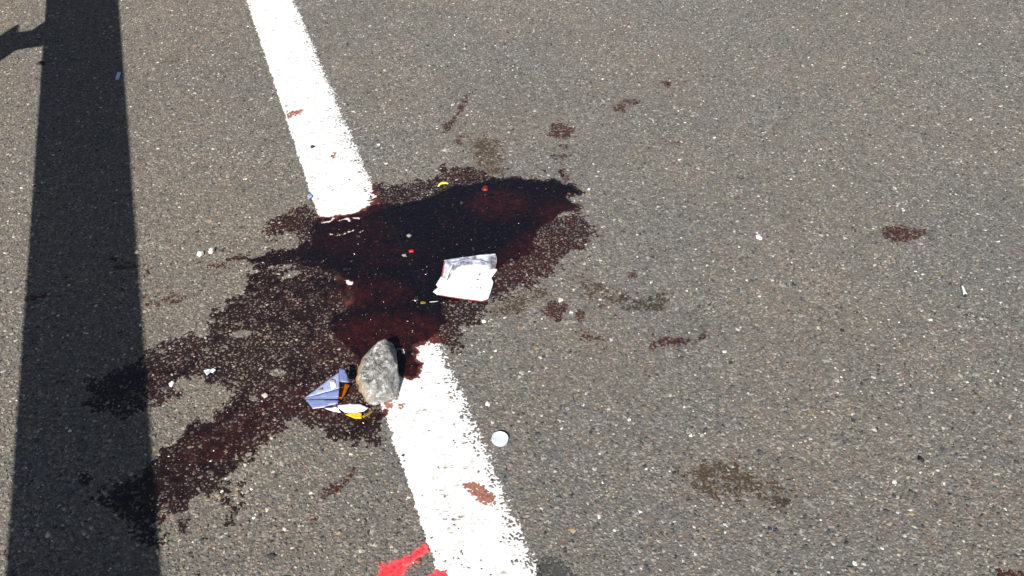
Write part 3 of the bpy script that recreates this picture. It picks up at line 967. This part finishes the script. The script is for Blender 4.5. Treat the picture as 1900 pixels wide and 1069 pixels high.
# --- the broken stone
def make_stone():
    outl = [(731, 635), (702, 640), (690, 648), (680, 656), (671, 668), (664, 682), (659, 704), (664, 717), (671, 728), (680, 743), (697, 749), (715, 744), (737, 736), (739, 710), (738, 676), (735, 650)]
    cx, cy = 702, 695
    ctr = Vector(at(cx, cy, 0.0))

    def hgt(px, py):
        return 0.030 + 0.026 * max(0, min(1, ((px - 660) / 80 * 0.55 + (745 - py) / 110 * 0.45)))
    NA = 80
    outl_g = []
    for (px, py) in outl:
        q = at(px, py, 0.55 * hgt(px, py))
        outl_g.append(Vector((q[0], q[1])))
    cen = sum(outl_g, Vector((0, 0))) / len(outl_g)
    # radial resampling of the outline
    angs = []
    for i in range(NA):
        a = 2 * math.pi * i / NA
        d = Vector((math.cos(a), math.sin(a)))
        best = None
        for k in range(len(outl_g)):
            p, q = outl_g[k] - cen, outl_g[(k + 1) % len(outl_g)] - cen
            e = q - p
            den = d.x * e.y - d.y * e.x
            if abs(den) < 1e-12:
                continue
            t = (p.x * e.y - p.y * e.x) / den
            u = (p.x * d.y - p.y * d.x) / den
            if t > 0 and -1e-6 <= u <= 1 + 1e-6:
                best = t if best is None else max(best, t)
        angs.append(best or 0.04)
    root = None
    v, f, rind = [], [], []

    def top_h(x, y):
        # tilted broken face: high towards the far right, low towards the near left
        u = (x - cen.x) / 0.045
        w_ = (y - cen.y) / 0.075
        return 0.041 + 0.006 * u + 0.010 * w_
    FACETS = [(-0.75, 0.05, 0.66, 0.043), (0.55, -0.45, 0.70, 0.046), (-0.25, -0.72, 0.65, 0.056), (-0.70, 0.42, 0.58, 0.054), (0.75, 0.30, 0.58, 0.056), (0.06, -0.10, 1.0, 0.0445), (-0.9, -0.4, 0.2, 0.042), (0.3, -0.9, 0.25, 0.058)]
    rings = [(0.90, 0.0), (0.97, 0.15), (1.0, 0.38), (1.0, 0.60), (0.975, 0.80), (0.93, 0.92), (0.86, 0.985)] + [(0.80 - 0.07 * i_, 1.0) for i_ in range(11)]
    for ri, (rr, hh) in enumerate(rings):
        for i in range(NA):
            a = 2 * math.pi * i / NA
            left = max(0.0, -math.cos(a) * 0.8 - math.sin(a) * 0.1)
            r2 = rr
            h2 = hh
            if ri >= 3:
                r2 = rr - 0.16 * left * max(0, (hh - 0.45))        # wide sloping rind on the left
            x = cen.x + math.cos(a) * angs[i] * r2
            y = cen.y + math.sin(a) * angs[i] * r2
            z = h2 * top_h(x, y)
            nv = Vector((x * 55, y * 55, z * 55))
            k = 1.0 if ri > 0 else 0.3
            z += k * (0.0060 * mnoise.noise(nv) + 0.0050 * mnoise.noise(nv * 2.3) + 0.0026 * mnoise.noise(nv * 5.1)) * (1.0 if hh > 0.9 else 0.5)
            x += 0.0045 * mnoise.noise(nv * 1.3 + Vector((9, 0, 0)))
            y += 0.0045 * mnoise.noise(nv * 1.3 + Vector((0, 9, 0)))
            q_ = Vector((x - cen.x, y - cen.y, z))
            for nx_, ny_, nz_, d_ in FACETS:
                nn = Vector((nx_, ny_, nz_)).normalized()
                ov = q_.dot(nn) - d_
                if ov > 0:
                    q_ -= nn * ov * 0.85
            x, y, z = q_.x + cen.x, q_.y + cen.y, q_.z
            v.append((x, y, max(z, 0.001)))
            rind.append(min(1, left * 1.5) * (1.0 if 0.1 < hh < 0.95 else (0.6 if hh < 0.99 else 0.0)))
    for r in range(len(rings) - 1):
        for i in range(NA):
            a = r * NA + i
            b = r * NA + (i + 1) % NA
            f.append((a, b, b + NA, a + NA))
    v.append((cen.x, cen.y, top_h(cen.x, cen.y)))
    rind.append(0)
    t0 = (len(rings) - 1) * NA
    for i in range(NA):
        f.append((t0 + i, t0 + (i + 1) % NA, len(v) - 1))
    o = mesh_obj('broken_stone', v, f, mat_rock())
    a = o.data.attributes.new('rind', 'FLOAT', 'POINT')
    a.data.foreach_set('value', np.array(rind, dtype=np.float32))
    tag(o, 'fist-sized broken grey stone with tan rind standing on the line', 'stone')


make_stone()

M_WHITE = mat_plain('white_paper', (0.84, 0.84, 0.85), 0.55, 0.03, 60)
M_BLUE = mat_plain('shaded_blue_card', (0.155, 0.19, 0.36), 0.4, 0.08, 60)  # shaded look of the card's lower panel and flap, put into colour
M_BLUE2 = mat_plain('light_blue_card', (0.27, 0.315, 0.50), 0.4, 0.10, 60)  # lighter tone of the same card, for its less shaded upper panel
M_BLUE3 = mat_plain('blue_card_deep_shade', (0.14, 0.175, 0.34), 0.4, 0.08, 60)  # darkest tone of the same card: middle panel's shade as colour
M_AMBER = mat_plain('amber_film', (0.30, 0.085, 0.008), 0.25, 0.3, 90)
M_YEL = mat_plain('yellow_film', (0.78, 0.42, 0.02), 0.25, 0.3, 150)
M_OLIVE = mat_plain('olive_film', (0.22, 0.14, 0.02), 0.3, 0.3, 120)
M_REDP = mat_plain('red_plastic', (0.40, 0.020, 0.012), 0.3, 0.3, 200)
M_REDP2 = mat_plain('dark_red_plastic', (0.16, 0.012, 0.009), 0.3, 0.5, 300)
M_GCR = mat_plain('grey_crumb', (0.24, 0.225, 0.20), 0.7, 0.3, 300)
M_YPL = mat_plain('yellow_plastic', (0.80, 0.68, 0.10), 0.35, 0.1, 200)
M_CAP = mat_plain('milky_plastic', (0.66, 0.70, 0.80), 0.3, 0.04, 60, sub=0.2)
M_GLASSY = mat_plain('bluish_plastic', (0.25, 0.33, 0.55), 0.15, 0.15, 200)
M_PEB = mat_plain('white_pebble', (0.70, 0.68, 0.64), 0.7, 0.15, 250, bumpd=0.0006)
M_PEBP = mat_plain('pink_pebble', (0.52, 0.42, 0.38), 0.7, 0.2, 250, bumpd=0.0006)
M_BLACK = mat_plain('black_rubber', (0.018, 0.017, 0.017), 0.6, 0.3, 200)
M_PRINT = mat_plain('brown_print', (0.26, 0.11, 0.06), 0.5, 0.4, 300)


def mat_clear():
    m, nt, b = mat_new('clear_film')
    co = coords(nt)
    n = noise_tex(nt, co, 45, 3, 0.6)
    c = ramp(nt, n, [(0.36, (0.15, 0.14, 0.18)), (0.47, (0.42, 0.42, 0.47)), (0.6, (0.78, 0.79, 0.83))])
    nt.links.new(c.outputs[0], b.inputs['Base Color'])
    b.inputs['Roughness'].default_value = 0.18
    b.inputs['Alpha'].default_value = 0.75
    bump(nt, b, n, 0.5, 0.003)
    return m


M_CLEAR = mat_clear()

# --- white square packet lying in the pool
pk = empty('white_packet', at(864, 516, 0.0035))
tag(pk, 'white square paper packet with clear wrinkled top in the dark pool', 'packet')
PKO = [(824.5, 483, .006), (845, 480, .006), (864, 477, .007), (890, 474, .008), (919, 471, .008), (922, 479, .008), (921, 490, .008), (919, 498, .008), (923, 501.5, .007), (918, 508, .007), (912, 516, .007), (915.5, 524, .007), (911, 540, .007), (906, 555, .006), (894, 558.5, .006), (860, 554, .006), (830, 549.5, .006), (811, 547, .006), (803.5, 542, .005), (807, 538, .005), (813, 534, .005), (809, 529, .005), (813, 522, .005), (819, 513, .005), (822, 498, .006)]
sheet('paper_sheet', PKO, None, M_WHITE, 0.0009, 0.004, pk, 0.0008)
CLO = [(825.5, 484, .0085), (845, 481, .0085), (864, 478.2, .0095), (890, 475, .0105), (918, 472.3, .0105), (921, 479, .0105), (918, 499, .0105), (908, 502, .0105), (903, 494, .0105), (885, 491, .0095), (868, 492, .009), (848, 497, .0085), (838, 507, .0085), (833, 517, .008), (826, 521, .0075), (820.5, 517, .0075), (823, 499, .0085)]
sheet('clear_film', CLO, lambda x, y: 0.0006 * math.sin(x * 420 + y * 150), M_CLEAR, 0.0003, 0.003, pk, 0.0012)
sheet('wrinkle', [(838, 489, .0125), (868, 482.5, .0132), (890, 484, .0135), (905, 488.5, .0135), (904, 486, .0135), (888, 481, .0135), (868, 479.8, .0132), (836, 486.5, .0122)], None, M_BLUE2, 0.0003, 0.004, pk)
sheet('wrinkle', [(826, 520, .0115), (831, 503, .0118), (838, 491, .0122), (841, 491, .0122), (834, 506, .0118), (829, 521, .0115)], None, M_WHITE, 0.0003, 0.004, pk)
sheet('wrinkle', [(866, 476.8, .0128), (892, 472.6, .0135), (919, 470.4, .0135), (919.5, 473.5, .0135), (893, 475, .0135), (867, 478.4, .0128)], None, M_CLEAR, 0.0003, 0.004, pk)
M_SOAK = mat_plain('soaked_edge', (0.42, 0.07, 0.05), 0.5, 0.4, 250)
sheet('soaked_edge', [(812, 546.6, .0072), (830, 549.2, .0082), (860, 553.6, .0082), (894, 558, .0082), (905, 555, .0082), (905.5, 557, .0076), (894.5, 560.2, .0070), (860, 555.8, .0070), (830, 551, .0070), (812, 548.2, .0066)], None, M_SOAK, 0.0003, 0.004, pk)
sheet('soaked_edge', [(818.5, 514, .0066), (821.3, 499, .0074), (824, 485, .0074), (825.6, 486, .0092), (823.2, 500, .0090), (820.4, 515, .0082)], None, M_SOAK, 0.0003, 0.004, pk)
sheet('soaked_edge', [(917.5, 499, .0112), (920.2, 489, .0112), (921.6, 490, .0098), (919.4, 499.5, .0096)], None, M_SOAK, 0.0003, 0.004, pk)
for (px, py, rx, ry, a) in ((890, 509, 1.2, 3, 30), (886, 519, 3, 1.1, -20), (891.5, 534.5, 1.8, 1.2, 0), (885, 534, 1.2, 1.0, 0), (874, 533, 1.3, 0.9, 0)):
    pts = []
    for i in range(8):
        t = 2 * math.pi * i / 8
        x_, y_ = rx * math.cos(t), ry * math.sin(t)
        ar = math.radians(a)
        pts.append((px + x_ * math.cos(ar) - y_ * math.sin(ar), py + x_ * math.sin(ar) + y_ * math.cos(ar), 0.0085))
    sheet('printed_mark', pts, None, M_PRINT, 0.0002, 0.004, pk)

# --- folded blue card beside the stone
fc = empty('folded_card', at(600, 735, 0.0035))
tag(fc, 'pale blue folded card with amber lining left of the stone', 'card')
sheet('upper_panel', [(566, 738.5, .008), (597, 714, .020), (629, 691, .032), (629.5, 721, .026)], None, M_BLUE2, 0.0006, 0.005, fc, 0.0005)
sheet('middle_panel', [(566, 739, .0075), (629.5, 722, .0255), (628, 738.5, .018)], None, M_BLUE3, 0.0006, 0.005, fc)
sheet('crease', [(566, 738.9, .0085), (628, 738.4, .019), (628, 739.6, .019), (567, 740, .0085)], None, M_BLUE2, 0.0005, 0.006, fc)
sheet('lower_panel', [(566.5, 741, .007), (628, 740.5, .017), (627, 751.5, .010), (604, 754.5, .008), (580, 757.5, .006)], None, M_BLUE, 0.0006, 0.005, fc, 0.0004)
sheet('hem', [(580, 756.8, .0075), (604, 753.8, .0095), (604, 755.4, .0095), (580.5, 758.4, .0075)], None, M_WHITE, 0.0005, 0.006, fc)
sheet('flap', [(629, 684, .034), (639, 684, .033), (644, 696, .030), (648, 710.5, .026), (630, 708.5, .029), (629.2, 690, .033)], None, M_BLUE, 0.0006, 0.005, fc)
sheet('amber_lining', [(630, 709, .012), (650, 714, .010), (645, 722, .008), (641, 732, .006), (629, 747, .006)], None, M_AMBER, 0.0006, 0.005, fc)
sheet('printed_mark', [(611, 706.2, .0295), (615, 703.2, .030), (619, 704.5, .030), (623, 706.3, .0295), (617, 706.6, .029)], None, M_PRINT, 0.0003, 0.005, fc)
sheet('printed_patch', [(612, 709.5, .0285), (622, 707, .0295), (624, 718, .027), (615, 722.5, .026)], None, M_WHITE, 0.0002, 0.005, fc)
sheet('printed_mark', [(589, 722.8, .0225), (597, 719.5, .023), (599, 722.5, .022), (592, 724.5, .021)], None, M_PRINT, 0.0003, 0.005, fc)

# --- torn white and yellow wrapper
tw = empty('torn_wrapper', at(650, 764, 0.0035))
tag(tw, 'torn white and yellow wrapper lying below the stone', 'wrapper')
sheet('white_scrap', [(626, 753.5, .006), (648, 748, .009), (668, 750, .009), (684, 758, .007), (675, 763.5, .007), (660, 765, .008), (640, 765.5, .007), (632, 761, .006)], None, M_WHITE, 0.0006, 0.004, tw, 0.001)
sheet('white_tatter', [(601.5, 757.6, .006), (622, 754.8, .006), (634, 757, .006), (628, 760, .006), (633, 766, .005), (620, 764, .005), (611, 761.5, .005)], None, M_WHITE, 0.0005, 0.004, tw, 0.0008)
sheet('yellow_scrap', [(640, 769.5, .005), (648, 766, .006), (671, 765.5, .007), (671, 777.5, .005), (658, 776.5, .005)], None, M_YEL, 0.0006, 0.004, tw, 0.0012)
sheet('olive_strip', [(671, 772, .007), (691.5, 761, .008), (694.5, 763, .007), (684, 770.5, .006), (674, 776, .005)], None, M_OLIVE, 0.0006, 0.004, tw)


# --- bottle cap
def make_cap():
    c = Vector(at(927.5, 818, 0.0))
    r = abs(at(943.5, 816, 0.006)[0] - at(911.8, 816, 0.006)[0]) / 2
    root = empty('bottle_cap', (c.x, c.y, 0.0015))
    tag(root, 'round milky plastic bottle cap on asphalt right of the line', 'bottle cap')

    def lathe(name, prof, mat, n=40):
        v, f = [], []
        for (rr, z) in prof:
            for i in range(n):
                a = 2 * math.pi * i / n
                v.append((rr * math.cos(a), rr * math.sin(a), z))
        for k in range(len(prof) - 1):
            for i in range(n):
                a, b = k * n + i, k * n + (i + 1) % n
                f.append((a, b, b + n, a + n))
        if prof[-1][0] < 0.0011:
            f.append(tuple(range((len(prof) - 1) * n, len(prof) * n)))
        return mesh_obj(name, v, f, mat, root, True)
    lathe('skirt', [(r * 0.97, 0.0), (r, 0.001), (r, 0.0062), (r * 0.985, 0.0075), (r * 0.95, 0.0082), (r * 0.90, 0.0082)], M_CAP)
    lathe('top_disc', [(r * 0.90, 0.0081), (r * 0.88, 0.0074), (r * 0.80, 0.0072), (r * 0.5, 0.0070), (r * 0.2, 0.0070), (0.001, 0.0070)], M_CAP)
    lathe('moulded_ring', [(r * 0.70, 0.0070), (r * 0.70, 0.0077), (r * 0.66, 0.0077), (r * 0.66, 0.0070)], M_CAP)
    root.rotation_euler = (math.radians(-3), math.radians(4), 0)


make_cap()


# --- pebbles and crumbs
def pebble(name, px, py, rx, ry, rz, mat, label, cat='pebble', group=None, seed=0, rot=0.0):
    sx = abs(at(px + rx, py)[0] - at(px, py)[0])
    sy = abs(at(px, py - ry)[1] - at(px, py)[1])
    import bmesh
    bm = bmesh.new()
    bmesh.ops.create_icosphere(bm, subdivisions=3, radius=1.0)
    for v in bm.verts:
        d = 1 + 0.55 * mnoise.noise(v.co * 1.3 + Vector((seed * 3.1, 0, seed))) + 0.1 * mnoise.noise(v.co * 3.1 + Vector((seed, 5, 0)))
        v.co = Vector((v.co.x * sx * d, v.co.y * sy * d, max(-0.6, v.co.z) * rz * d))
    me = bpy.data.meshes.new(name)
    bm.to_mesh(me)
    bm.free()
    me.polygons.foreach_set('use_smooth', [True] * len(me.polygons))
    me.materials.append(mat)
    o = bpy.data.objects.new(name, me)
    C.objects.link(o)
    q = at(px, py, rz * 0.5)
    o.location = (q[0], q[1], 0.001 + rz * 0.55)
    o.rotation_euler = (0, 0, rot)
    return tag(o, label, cat, group)


PG = 'loose pebbles on the road'
pebble('white_pebble', 372, 472, 6, 4.5, 0.005, M_PEB, 'left one of the two white pebbles left of the pool', 'pebble', PG, 1, 0.5)
pebble('white_pebble', 394, 466, 4.6, 5.5, 0.006, M_PEB, 'right one of the two white pebbles left of the pool', 'pebble', PG, 2)
pebble('pale_pebble', 319, 713, 4.6, 4.5, 0.004, M_PEB, 'pale pebble at edge of the stain\'s left arm by rail shadow', 'pebble', PG, 3)
pebble('pink_pebble', 492, 735, 5.5, 4.5, 0.004, M_PEBP, 'pinkish pebble left of the folded blue card', 'pebble', PG, 4)
pebble('white_chip', 905, 750, 4.2, 3.6, 0.004, M_PEB, 'small white chip on asphalt above the bottle cap', 'pebble', PG, 5)
pebble('pale_chip', 1408, 441, 5, 4, 0.004, M_PEB, 'pale chip on bare asphalt between pool and far right spot', 'pebble', PG, 6)
pebble('dark_pebble', 1709, 853, 6, 4.5, 0.0035, M_BLACK, 'small dark pebble on asphalt at lower right', 'pebble', PG, 7)
pebble('blue_bead', 575, 365, 4.6, 4.2, 0.005, M_GLASSY, 'tiny bluish bead touching left edge of the upper line', 'bead', None, 8)
pebble('white_speck', 898, 597, 4.5, 2.2, 0.003, M_PEB, 'white speck at edge of the stain below the packet', 'pebble', PG, 9)
pebble('grey_crumb', 750, 475, 5.0, 2.4, 0.003, M_GCR, 'grey crumb standing out in the pool\'s centre', 'crumb', None, 10)
pebble('grey_crumb', 759, 438, 4.6, 2.6, 0.003, M_GCR, 'grey crumb in the pool above the red scrap', 'crumb', None, 11)
pebble('red_scrap', 763, 466.5, 4.6, 2.3, 0.0028, M_REDP, 'bright red scrap in the middle of the pool', 'scrap', None, 12)
pebble('red_scrap', 900, 350, 6.0, 4.4, 0.003, M_REDP2, 'dark red scrap near the pool\'s upper edge', 'scrap', None, 13)
pebble('yellow_crumb', 785, 563, 5.2, 2.0, 0.003, M_OLIVE, 'dull yellow crumb in the pool left of the packet\'s corner', 'crumb', None, 14)
pebble('black_crumb', 76, 118, 8, 2.6, 0.004, M_BLACK, 'small black crumb left of the rail shadow at top left', 'crumb', None, 15)
pebble('black_crumb', 580, 273, 4, 2.2, 0.0035, M_BLACK, 'tiny black crumb on the upper white line', 'crumb', None, 16)
pebble('black_crumb', 748, 846, 2.4, 1.6, 0.003, M_BLACK, 'tiny black crumb on left edge of the lower white line', 'crumb', None, 17)

# blue chip in the rail shadow
q = at(220, 143)
v_, f_ = boxv(-0.0045, 0.0045, -0.019, 0.019, 0.0, 0.004)
v_ = [(x + 0.0015 * (1 if y > 0 else -1), y, z) for x, y, z in v_]
o = mesh_obj('blue_chip', v_, f_, mat_plain('blue_plastic', (0.55, 0.66, 0.92), 0.3, 0.1, 120))
o.location = (q[0], q[1], 0.0018)
o.rotation_euler = (0.03, 0, 0.22)
tag(o, 'narrow blue plastic chip lying in the rail shadow', 'plastic chip')

# clear bluish shard on the left arm of the stain
sh = empty('clear_shard', at(390, 690, 0.002))
tag(sh, 'small clear bluish shard on the left arm of the stain', 'shard')
sheet('blue_body', [(379, 687, .008), (390, 685.5, .010), (392, 691, .008), (385, 696, .006)], None, M_GLASSY, 0.002, 0.003, sh)
sheet('glint_edge', [(391, 686, .0105), (397, 684, .011), (401, 687.5, .0095), (394, 692, .008), (391.5, 691, .008)], None, M_WHITE, 0.002, 0.003, sh)  # white sheet stands in for the lit side of the clear shard
sheet('glint_rim', [(378, 687.5, .0095), (389, 684.8, .012), (389, 686.2, .012), (381, 690, .0095), (385.5, 696, .008), (383.5, 696.5, .008)], None, M_WHITE, 0.0006, 0.003, sh)  # painted highlight along the shard's rim


# white stub at the far right
def tube(name, pts, radii, mat, parent=None, n=12):
    v, f = [], []
    P = [Vector(p) for p in pts]
    for i, p in enumerate(P):
        d = (P[min(i + 1, len(P) - 1)] - P[max(i - 1, 0)]).normalized()
        u = d.cross(Vector((0, 0, 1))).normalized()
        w_ = u.cross(d)
        for k in range(n):
            a = 2 * math.pi * k / n
            v.append(p + (u * math.cos(a) + w_ * math.sin(a)) * radii[i])
    for i in range(len(P) - 1):
        for k in range(n):
            a, b = i * n + k, i * n + (k + 1) % n
            f.append((a, b, b + n, a + n))
    f.append(tuple(reversed(range(n))))
    f.append(tuple(range((len(P) - 1) * n, len(P) * n)))
    o_ = mesh_obj(name, v, f, mat, None, True)
    if parent:
        under(o_, parent)
    return o_


cb = empty('white_stub', at(1789, 540, 0.0015))
tag(cb, 'small white paper stub on bare asphalt at far right', 'stub')
a_, b_ = at(1785, 530, 0.0045), at(1791, 547, 0.0050)
pa = [Vector(a_).lerp(Vector(b_), t) for t in (0, .15, .3, .5, .7, .85, 1)]
tube('paper_roll', pa, [0.0018, 0.0026, 0.0028, 0.0030, 0.0034, 0.0038, 0.0036], M_WHITE, cb)
c_ = Vector(b_).lerp(Vector(a_), -0.16)
tube('charred_end', [Vector(b_).lerp(c_, t) for t in (0.05, 0.5, 1)], [0.0030, 0.0032, 0.0024], M_BLACK, cb)

# yellow plastic curl at the pool's upper edge
pts = [at(813, 346, .0055), at(815.5, 342.5, .0065), at(820, 340, .0075), at(826, 339.3, .0075), at(832, 341, .006)]
o = tube('yellow_curl', pts, [0.0018, 0.0027, 0.0030, 0.0028, 0.0020], M_YPL)
tag(o, 'yellow plastic curl at the pool\'s upper left edge', 'plastic curl')

# pale straw below the packet
o = tube('pale_straw', [at(797, 560.5, .0045), at(805, 560, .0048), at(813, 559, .0045)], [0.0006, 0.0008, 0.0006], M_PEB)
tag(o, 'thin pale straw in the pool at the packet\'s lower left corner', 'straw')
